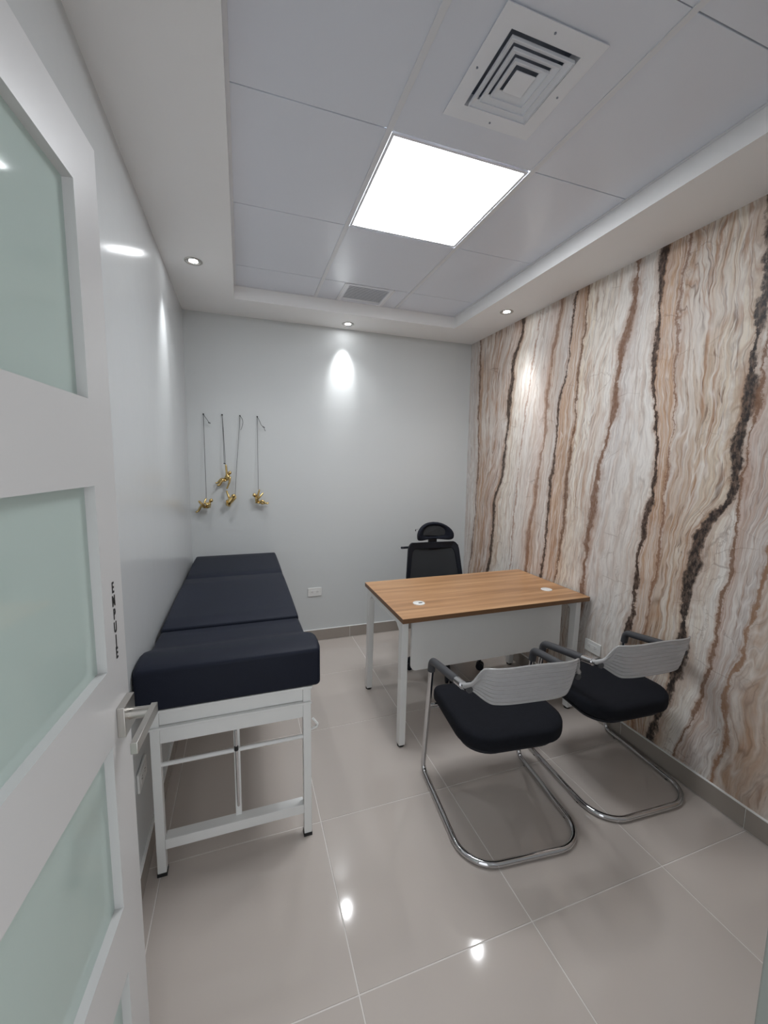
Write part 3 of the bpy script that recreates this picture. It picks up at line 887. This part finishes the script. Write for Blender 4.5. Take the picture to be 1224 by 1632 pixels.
# ------------------------------------------------------------------ visitor chairs (local: +y is the sitter's front)
def visitor_chair(label, loc, rz):
    t = thing('visitor_chair', label, 'chair', loc, rz, group='cantilever visitor chairs facing the desk')
    hw = 0.266
    side = [V(-0.254, -0.158, 0.690), V(-hw, 0.176, 0.634), V(-hw, 0.268, 0.0135), V(-hw, -0.272, 0.0135)]
    mir = [V(-p.x, p.y, p.z) for p in reversed(side)]
    path = fillet(side + mir, [0.045, 0.035, 0.135, 0.135, 0.035, 0.045], 10)
    MB().tube(path, 0.0125, 16).build('frame', 'chrome', t, smooth=True)
    for s in (-1, 1):
        arm = [V(s * hw, 0.184, 0.580), V(s * hw, 0.176, 0.634), V(s * 0.2564, -0.085, 0.678)]
        MB().tube(fillet(arm, 0.045, 10), 0.0175, 16).build('arm_sleeve', 'sleeve', t, smooth=True)
        MB().tube([V(s * 0.2564, -0.083, 0.6775), V(s * 0.2545, -0.142, 0.6875)], 0.0165, 16).build('arm_ferrule', 'chrome', t, smooth=True)
    # seat pad: rounded plan, rear corners wide
    def plan(ins):
        x, yb, yf = 0.242 - ins, -0.182 + ins, 0.284 - ins
        pts = []
        for cx, cy, r, a0 in ((1, 1, 0.07, 0), (-1, 1, 0.07, 90), (-1, -1, 0.125, 180), (1, -1, 0.125, 270)):
            r = max(0.02, r - ins * 0.6)
            xx = x * (0.97 if cy > 0 else 1.0) - r
            yy = (yf if cy > 0 else yb) - cy * r
            for k in range(9):
                a = R(a0 + 90 * k / 8)
                pts.append((cx * xx + r * math.cos(a), yy + r * math.sin(a)))
        return pts
    def zoff(x, y):
        return 0.010 * (x / 0.25) ** 2 - 0.020 * smooth(0.16, 0.29, y) - 0.004
    rings = []
    for ins, z in ((0.035, 0.402), (0.012, 0.406), (0.002, 0.414), (0.0, 0.430), (0.001, 0.456), (0.005, 0.465), (0.018, 0.472), (0.05, 0.476), (0.10, 0.475), (0.17, 0.473)):
        rings.append([V(px, py, z + zoff(px, py)) for px, py in plan(ins)])
    MB().loft(rings).build('seat', 'fabric', t, smooth=True, angle=60)
    MB().prism([(p[0], p[1]) for p in plan(0.03)], 2, 0.380, 0.392).build('seat_pan', 'black', t, bevel=0.002)
    MB().tube([(-hw, 0.2135, 0.378), (hw, 0.2135, 0.378)], 0.010, 12).build('seat_support', 'chrome', t, smooth=True)
    for s in (-1, 1):
        MB().tube([(s * hw, 0.212, 0.388), (s * 0.20, 0.20, 0.396), (s * 0.19, -0.02, 0.384)], [0.010, 0.008, 0.008], 10).build('seat_bracket', 'chrome', t, smooth=True)
        for y in (0.19, -0.13):
            MB().lathe([(0.009, 0.0), (0.009, 0.004)], (s * hw, y, 0), 12).build('glide', 'rubber', t)
    # ribbed see-through backrest
    nu, nv, th = 56, 90, 0.0045
    def surf(u, v, off):
        au = abs(u)
        x = 0.247 * u
        zb = 0.636 + 0.046 * smooth(0.62, 1.0, au)
        zt = 0.802 - 0.022 * u * u - 0.078 * smooth(0.80, 1.0, au)
        y = -0.146 - 0.092 * (1 - au ** 4) - 0.035 * (v - 0.5)
        rib = 0.0048 * math.sin(2 * math.pi * 8.5 * v) * smooth(0.0, 0.09, v) * smooth(1.0, 0.93, v) * smooth(1.0, 0.86, au)
        return V(x, y + off + rib, zb + (zt - zb) * v)
    vs_, fs = [], []
    for sd in (0, 1):
        for j in range(nv + 1):
            for i in range(nu + 1):
                vs_.append(surf(-1 + 2 * i / nu, j / nv, -th / 2 if sd == 0 else th / 2))
    off = (nu + 1) * (nv + 1)
    for j in range(nv):
        for i in range(nu):
            a = j * (nu + 1) + i
            fs.append((a, a + 1, a + nu + 2, a + nu + 1))
            fs.append((off + a, off + a + nu + 1, off + a + nu + 2, off + a + 1))
    for i in range(nu):
        fs.append((i, off + i, off + i + 1, i + 1))
        b = nv * (nu + 1) + i
        fs.append((b, b + 1, off + b + 1, off + b))
    for j in range(nv):
        a = j * (nu + 1)
        fs.append((a, a + nu + 1, off + a + nu + 1, off + a))
        b = a + nu
        fs.append((b, off + b, off + b + nu + 1, b + nu + 1))
    bk = MB().add(vs_, fs).build('backrest', 'clear', t, smooth=True, angle=75)
    rim = [surf(-1 + 2 * i / nu, 0, 0) for i in range(nu + 1)] + [surf(1 - 2 * i / nu, 1, 0) for i in range(nu + 1)]
    MB().tube(rim, 0.0042, 8, closed=True).build('backrest_rim', 'clear', bk, smooth=True)
    for s in (-1, 1):
        MB().lathe([(0.013, -0.004), (0.013, 0.004)], (s * 0.2405, -0.172, 0.684), 20, axis=1).build('fixing_disc', 'sleeve', bk)
        MB().tube([V(s * 0.2545, -0.138, 0.687), V(s * 0.252, -0.160, 0.695), V(s * 0.236, -0.182, 0.712), V(s * 0.212, -0.200, 0.745)], [0.013, 0.011, 0.008, 0.004], 10).build('back_bracket', 'clear', bk, smooth=True)
    return t
visitor_chair('black visitor chair with ribbed see-through back nearer the examination bed', (1.444, 1.437, 0), -0.105)
visitor_chair('black visitor chair with ribbed see-through back next to the onyx wall', (2.086, 1.444, 0), -0.055)

# ------------------------------------------------------------------ swivel chair behind the desk (local: -y is the sitter's front)
oc = thing('office_chair', 'black mesh swivel chair with headrest behind the desk', 'chair', (1.822, 2.715, 0), R(-4))
for k in range(5):
    a = R(184 + 72 * k)
    d_ = V(math.cos(a), math.sin(a), 0)
    lg = MB().tube([V(0, 0, 0.115), d_ * 0.14 + V(0, 0, 0.105), d_ * 0.285 + V(0, 0, 0.078)], [0.030, 0.024, 0.015], 10).build('base_arm', 'black', oc, smooth=True)
    c = d_ * 0.285
    pr = V(-d_.y, d_.x, 0)
    cs = MB()
    for s in (-1, 1):
        p = c + pr * (0.016 * s) + V(0, 0, 0.029)
        cs.tube([p - pr * 0.009, p + pr * 0.009], 0.029, 20)
    cs.tube([c + V(0, 0, 0.029) - pr * 0.012, c + V(0, 0, 0.029) + pr * 0.012], 0.012, 10)
    cs.tube([c + V(0, 0, 0.03), c + V(0, 0, 0.09)], 0.008, 10)
    cs.build('caster', 'black', lg, smooth=True)
MB().lathe([(0.040, 0.085), (0.040, 0.135), (0.027, 0.14), (0.027, 0.27), (0.018, 0.275), (0.018, 0.40)], (0, 0, 0), 20).build('gas_column', 'black', oc, smooth=True)
MB().box(-.10, .10, -.11, .13, 0.395, 0.43).build('tilt_mechanism', 'black', oc, bevel=0.006)
rings = []
for ins, z in ((0.03, 0.432), (0.006, 0.44), (0.0, 0.462), (0.004, 0.485), (0.018, 0.497), (0.07, 0.503), (0.15, 0.500)):
    rings.append([V(px, py, z) for px, py in round_rect(-.25 + ins, .25 - ins, -.25 + ins, .22 - ins, max(0.02, 0.09 - ins * 0.5), 6)])
MB().loft(rings).build('seat', 'black_pad', oc, smooth=True, angle=60)
BY = 0.215
def backp(x, z):
    """curved, slightly reclined back surface"""
    return V(x, BY + 0.05 * (z - 0.55) / 0.35 - 0.035 * (x / 0.24) ** 2, z)
def back_outline(ins):
    zt, zb = 0.908 - ins * (1.35 if ins else 1), 0.560 + ins
    pts = []
    for px, pz in round_rect(-1, 1, 0, 1, 0.16, 6):
        w = (0.252 - 0.036 * pz) - ins
        top_crown = 0.022 * (1 - px * px) if pz > 0.9 else 0
        pts.append((px * w, zb + (zt - zb) * pz + top_crown))
    return pts
outer = [backp(x, z) for x, z in back_outline(0.0)]
inner = [backp(x, z) for x, z in back_outline(0.036)]
n = len(outer)
m = MB()
th = V(0, 0.022, 0)
vs_ = outer + inner + [p + th for p in outer] + [p + th for p in inner]
fs = []
for k in range(n):
    l = (k + 1) % n
    fs += [(k, l, n + l, n + k), (2 * n + k, 3 * n + k, 3 * n + l, 2 * n + l), (k, 2 * n + k, 2 * n + l, l), (n + k, n + l, 3 * n + l, 3 * n + k)]
m.add(vs_, fs)
bf = m.build('back_frame', 'black', oc, bevel=0.003)
zb, zt = 0.56 + 0.03, 0.908 - 0.01
vs_, fs = [], []
nu, nv = 12, 12
for s in (0.006, 0.009):
    for j in range(nv + 1):
        z = zb + (zt - zb) * j / nv
        w = (0.252 - 0.036 * (z - 0.56) / 0.344) - 0.028
        for i in range(nu + 1):
            vs_.append(backp(-w + 2 * w * i / nu, z) + V(0, s, 0))
off = (nu + 1) * (nv + 1)
for j in range(nv):
    for i in range(nu):
        a = j * (nu + 1) + i
        fs += [(a, a + 1, a + nu + 2, a + nu + 1), (off + a, off + a + nu + 1, off + a + nu + 2, off + a + 1)]
MB().add(vs_, fs).build('back_mesh', 'mesh', bf, smooth=True)
MB().tube([V(0, 0.10, 0.42), V(0, 0.24, 0.44), V(0, 0.285, 0.56), V(0, 0.292, 0.70), V(0, 0.296, 0.90)], [0.03, 0.026, 0.022, 0.018, 0.016], 12).build('back_spine', 'black', oc, smooth=True)
MB().tube(fillet([V(-0.262, 0.275, 0.874), V(-0.245, 0.300, 0.868), V(0, 0.312, 0.874), V(0.215, 0.300, 0.868), V(0.232, 0.280, 0.872)], 0.02, 4), 0.0095, 10).build('coat_hanger', 'black', oc, smooth=True)
# headrest: curved kidney-shaped ring pad with mesh, on a T-shaped post
def headp(x, z, o=0.0):
    return V(x, 0.255 + o - 0.055 * (x / 0.155) ** 2, z)
def head_outline(f):
    pts = []
    for k in range(40):
        a = 2 * math.pi * k / 40
        ca, sa = math.cos(a), math.sin(a)
        x = 0.158 * f * (abs(ca) ** 0.75) * (1 if ca > 0 else -1)
        z = 0.066 * f * (abs(sa) ** 0.8) * (1 if sa > 0 else -1)
        z += 0.016 * (1 - (x / 0.158) ** 2) - 0.020 * (abs(x) / 0.158) ** 2
        pts.append((x, 0.993 + z * 1.06))
    return pts
rings = []
for f, o in ((0.60, 0.004), (0.72, -0.010), (0.86, -0.016), (0.97, -0.008), (1.0, 0.008), (0.97, 0.022), (0.86, 0.028), (0.72, 0.024), (0.60, 0.012)):
    rings.append([headp(x, z, o) for x, z in head_outline(f)])
hr = MB().loft(rings, caps=False).build('headrest', 'black_pad', oc, smooth=True, angle=80)
MB().loft([[headp(x, z, 0.004) for x, z in head_outline(0.64)], [headp(x, z, 0.007) for x, z in head_outline(0.64)]]).build('headrest_mesh', 'mesh', hr)
MB().box(-.036, .036, 0.262, 0.285, 0.846, 0.99).build('headrest_post', 'black', oc, bevel=0.006)
MB().box(-.062, .062, 0.262, 0.280, 0.985, 1.018).build('headrest_yoke', 'black', hr, bevel=0.006)
MB().tube([V(-0.135, 0.25, 1.03), V(-0.152, 0.262, 1.022), V(-0.150, 0.27, 1.008)], 0.005, 8).build('headrest_knob', 'chrome', hr, smooth=True)
for s in (-1, 1):
    MB().tube(fillet([V(s * 0.20, 0.03, 0.425), V(s * 0.285, 0.03, 0.43), V(s * 0.292, 0.03, 0.60)], 0.04, 6), 0.016, 10).build('arm_post', 'black', oc, smooth=True)
    MB().box(s * 0.292 - .035, s * 0.292 + .035, -0.10, 0.14, 0.60, 0.628).build('arm_pad', 'black_pad', oc, bevel=0.009)

# ------------------------------------------------------------------ wall outlets: plate, insert with two sockets
def outlet(label, loc, rz):
    """local: plate in the xz plane, facing -y"""
    t = thing('wall_outlet', label, 'outlet', loc, rz, group='white wall outlets')
    MB().prism(round_rect(-.059, .059, -.037, .037, 0.006, 4), 1, -0.009, -0.0005).build('plate', 'outlet', t, bevel=0.0025)
    ins = MB().prism(round_rect(-.037, .037, -.0165, .0165, 0.004, 4), 1, -0.0105, -0.008).build('socket_insert', 'outlet', t, bevel=0.0008)
    for sx in (-1, 1):
        for dz, w, h in ((0.0055, 0.007, 0.002), (-0.0045, 0.0085, 0.002)):
            x = sx * 0.019
            MB().box(x - w / 2, x + w / 2, -0.0109, -0.0102, dz - h / 2, dz + h / 2).build('slot', 'slot', ins)
        MB().lathe([(0.0022, -0.0109), (0.0022, -0.0102)], (sx * 0.0285, 0, 0.0005), 10, axis=1).build('ground_slot', 'slot', ins)
    for sx in (-1, 1):
        MB().lathe([(0.002, -0.0096), (0.002, -0.0088)], (sx * 0.048, 0, 0), 8, axis=1).build('screw', 'satin', t)
    return t
outlet('white wall outlet on the end wall between bed and desk', (0.945, D, 0.441), 0)
outlet('white wall outlet on the onyx wall behind a visitor chair', (W, 1.842, 0.442), R(-90))
outlet('white wall outlet low on the wall beside the door handle', (0.0, 1.585, 0.405), R(90))

# ------------------------------------------------------------------ gold climbers on strings
FIG = {
 'f1': dict(joints=[(0.118, 3.385, 1.172, 0.0128), (0.128, 3.38, 1.194, 0.0128), (0.139, 3.375, 1.22, 0.0139), (0.145, 3.375, 1.233, 0.0058), (0.151, 3.375, 1.247, 0.0122), (0.152, 3.375, 1.253, 0.011), (0.13, 3.355, 1.228, 0.0064), (0.106, 3.335, 1.229, 0.0052), (0.113, 3.35, 1.254, 0.0041), (0.119, 3.36, 1.266, 0.0046), (0.146, 3.35, 1.214, 0.0058), (0.133, 3.32, 1.22, 0.0046), (0.113, 3.32, 1.229, 0.0041), (0.094, 3.355, 1.215, 0.0075), (0.071, 3.35, 1.241, 0.0058), (0.068, 3.345, 1.25, 0.0052), (0.084, 3.39, 1.212, 0.007), (0.058, 3.39, 1.166, 0.0052), (0.038, 3.385, 1.156, 0.0041)],
  edges=[(0, 1), (1, 2), (2, 3), (3, 4), (4, 5), (2, 6), (6, 7), (7, 8), (8, 9), (2, 10), (10, 11), (11, 12), (0, 13), (13, 14), (14, 15), (0, 16), (16, 17), (17, 18)],
  ropes=[[(0.117, 3.408, 1.896), (0.117, 3.4, 1.745), (0.118, 3.38, 1.5), (0.119, 3.36, 1.266)], [(0.117, 3.408, 1.896), (0.131, 3.39, 1.872), (0.145, 3.385, 1.851), (0.156, 3.39, 1.832), (0.163, 3.39, 1.828)]],
  knot=(0.157, 3.39, 1.832)),
 'f2': dict(joints=[(0.261, 3.38, 1.388, 0.0139), (0.267, 3.375, 1.407, 0.0128), (0.278, 3.37, 1.433, 0.0133), (0.284, 3.37, 1.445, 0.0058), (0.291, 3.365, 1.459, 0.011), (0.293, 3.365, 1.464, 0.0099), (0.27, 3.37, 1.446, 0.0064), (0.267, 3.37, 1.48, 0.0052), (0.266, 3.37, 1.511, 0.0046), (0.262, 3.37, 1.523, 0.0046), (0.294, 3.355, 1.427, 0.0058), (0.287, 3.345, 1.387, 0.0046), (0.273, 3.35, 1.352, 0.0041), (0.266, 3.35, 1.336, 0.0052), (0.229, 3.39, 1.413, 0.0081), (0.204, 3.395, 1.381, 0.0058), (0.184, 3.39, 1.379, 0.0041), (0.237, 3.35, 1.407, 0.0081), (0.214, 3.35, 1.364, 0.0058), (0.197, 3.345, 1.365, 0.0041)],
  edges=[(0, 1), (1, 2), (2, 3), (3, 4), (4, 5), (2, 6), (6, 7), (7, 8), (8, 9), (2, 10), (10, 11), (11, 12), (12, 13), (0, 14), (14, 15), (15, 16), (0, 17), (17, 18), (18, 19)],
  ropes=[[(0.248, 3.408, 1.898), (0.251, 3.39, 1.749), (0.253, 3.37, 1.529)], [(0.248, 3.406, 1.898), (0.255, 3.385, 1.749), (0.261, 3.368, 1.529)]],
  knot=(0.256, 3.368, 1.529)),
 'f3': dict(joints=[(0.259, 3.36, 1.225, 0.0186), (0.274, 3.355, 1.23, 0.0209), (0.295, 3.35, 1.254, 0.0186), (0.307, 3.355, 1.269, 0.007), (0.314, 3.355, 1.282, 0.0122), (0.317, 3.355, 1.287, 0.0116), (0.284, 3.36, 1.263, 0.007), (0.274, 3.365, 1.288, 0.0052), (0.266, 3.37, 1.313, 0.0046), (0.264, 3.37, 1.324, 0.0041), (0.315, 3.36, 1.256, 0.007), (0.328, 3.38, 1.264, 0.0052), (0.325, 3.385, 1.286, 0.0046), (0.279, 3.38, 1.205, 0.0087), (0.288, 3.4, 1.224, 0.0058), (0.261, 3.375, 1.21, 0.0081), (0.27, 3.4, 1.231, 0.0058)],
  edges=[(0, 1), (1, 2), (2, 3), (3, 4), (4, 5), (2, 6), (6, 7), (7, 8), (8, 9), (2, 10), (10, 11), (11, 12), (0, 13), (13, 14), (0, 15), (15, 16)],
  ropes=[[(0.376, 3.408, 1.897), (0.362, 3.4, 1.723), (0.339, 3.39, 1.47), (0.325, 3.385, 1.286)], [(0.376, 3.408, 1.897), (0.39, 3.39, 1.875), (0.396, 3.385, 1.85), (0.391, 3.39, 1.817), (0.379, 3.4, 1.787)]],
  knot=None),
 'f4': dict(joints=[(0.49, 3.38, 1.204, 0.0128), (0.484, 3.375, 1.225, 0.0122), (0.481, 3.37, 1.252, 0.0133), (0.476, 3.37, 1.269, 0.0058), (0.469, 3.37, 1.284, 0.0128), (0.468, 3.37, 1.288, 0.0116), (0.488, 3.36, 1.261, 0.0058), (0.496, 3.36, 1.292, 0.0052), (0.505, 3.365, 1.321, 0.0046), (0.508, 3.37, 1.33, 0.0041), (0.489, 3.34, 1.255, 0.0058), (0.504, 3.33, 1.27, 0.0046), (0.525, 3.34, 1.294, 0.0041), (0.534, 3.345, 1.304, 0.0041), (0.525, 3.36, 1.243, 0.0075), (0.548, 3.36, 1.22, 0.0052), (0.572, 3.355, 1.216, 0.0041), (0.512, 3.39, 1.217, 0.007), (0.53, 3.39, 1.214, 0.0052), (0.559, 3.39, 1.218, 0.0046), (0.579, 3.385, 1.22, 0.0035)],
  edges=[(0, 1), (1, 2), (2, 3), (3, 4), (4, 5), (2, 6), (6, 7), (7, 8), (8, 9), (2, 10), (10, 11), (11, 12), (12, 13), (0, 14), (14, 15), (15, 16), (0, 17), (17, 18), (18, 19), (19, 20)],
  ropes=[[(0.504, 3.408, 1.896), (0.501, 3.39, 1.631), (0.498, 3.37, 1.33)], [(0.504, 3.408, 1.896), (0.519, 3.39, 1.863), (0.532, 3.385, 1.831), (0.549, 3.385, 1.816), (0.555, 3.39, 1.801), (0.562, 3.395, 1.786)]],
  knot=(0.549, 3.385, 1.816)),
}

LAB = {'f1': 'gold climber figurine sitting on its string, nearest the left wall',
       'f2': 'gold climber figurine hanging by one hand, highest of the four',
       'f3': 'gold climber figurine with its back turned, reaching up to the hanging one',
       'f4': 'gold climber figurine facing right with knees drawn up, furthest from the left wall'}
def skin_body(joints, edges):
    S = 20.0
    c = Vector(joints[0][:3])
    me = bpy.data.meshes.new('skeleton')
    me.from_pydata([tuple((Vector(j[:3]) - c) * S) for j in joints], edges, [])
    ob = link('skeleton_tmp', me)
    sk = ob.modifiers.new('skin', 'SKIN')
    sk.branch_smoothing = 0.4
    sk.use_smooth_shade = True
    layer = me.skin_vertices[0].data
    for i, j in enumerate(joints):
        layer[i].radius = (j[3] * S * 1.55, j[3] * S * 1.55)
        layer[i].use_root = (i == 0)
    sb = ob.modifiers.new('sub', 'SUBSURF')
    sb.levels = sb.render_levels = 2
    bpy.context.view_layer.update()
    out = bpy.data.meshes.new_from_object(ob.evaluated_get(bpy.context.evaluated_depsgraph_get()))
    for v in out.vertices:
        v.co = v.co / S + c
    bpy.data.objects.remove(ob)
    # skull and shoulders rounded out so the figure keeps its head
    bm = bmesh.new()
    bm.from_mesh(out)
    hp, nk = Vector(joints[4][:3]), Vector(joints[3][:3])
    ax = (hp - nk).normalized()
    q = ax.to_track_quat('Z', 'Y').to_matrix().to_4x4()
    rr = joints[4][3] * 1.15
    bmesh.ops.create_uvsphere(bm, u_segments=20, v_segments=14, radius=1.0,
                              matrix=Matrix.Translation(hp) @ q @ Matrix.Diagonal((rr * 0.9, rr * 0.95, rr * 1.15, 1)))
    bm.to_mesh(out)
    bm.free()
    for p in out.polygons:
        p.use_smooth = True
    return out
for k, f_ in FIG.items():
    pin = Vector(f_['ropes'][0][0])
    org = V(pin.x, D, pin.z)
    t = thing('climber_figurine', LAB[k], 'figurine', org, group='gold climbers on the end wall')
    me = skin_body(f_['joints'], f_['edges'])
    me.name = 'body'
    for v in me.vertices:
        v.co = v.co - org
    me.materials.clear()
    me.materials.append(M['gold'])
    link('body', me, t)
    MB().lathe([(0.0045, -0.016), (0.0055, -0.012), (0.0055, -0.008), (0.0025, -0.007), (0.0025, 0.0)], (pin.x, D, pin.z), 14, axis=1).build('wall_pin', 'ink', t, org=org, smooth=True)
    for i, r_ in enumerate(f_['ropes']):
        pts = []
        P = [Vector(p) for p in r_]
        for a in range(len(P) - 1):
            p0, p1, p2, p3 = P[max(a - 1, 0)], P[a], P[a + 1], P[min(a + 2, len(P) - 1)]
            for q in range(8):
                s = q / 8
                pts.append(0.5 * ((2 * p1) + (p2 - p0) * s + (2 * p0 - 5 * p1 + 4 * p2 - p3) * s * s + (3 * p1 - p0 - 3 * p2 + p3) * s ** 3))
        pts.append(P[-1])
        MB().tube(pts, 0.0017, 6).build('string' if i == 0 or k == 'f2' else 'loose_string_end', 'rope', t, org=org, smooth=True)
    if f_['knot']:
        kx = Vector(f_['knot'])
        MB().tube([kx + V(-0.008, 0, 0.002), kx + V(0, 0, 0), kx + V(0.009, 0, -0.004)], [0.002, 0.0042, 0.002], 8).build('string_knot', 'rope', t, org=org, smooth=True)
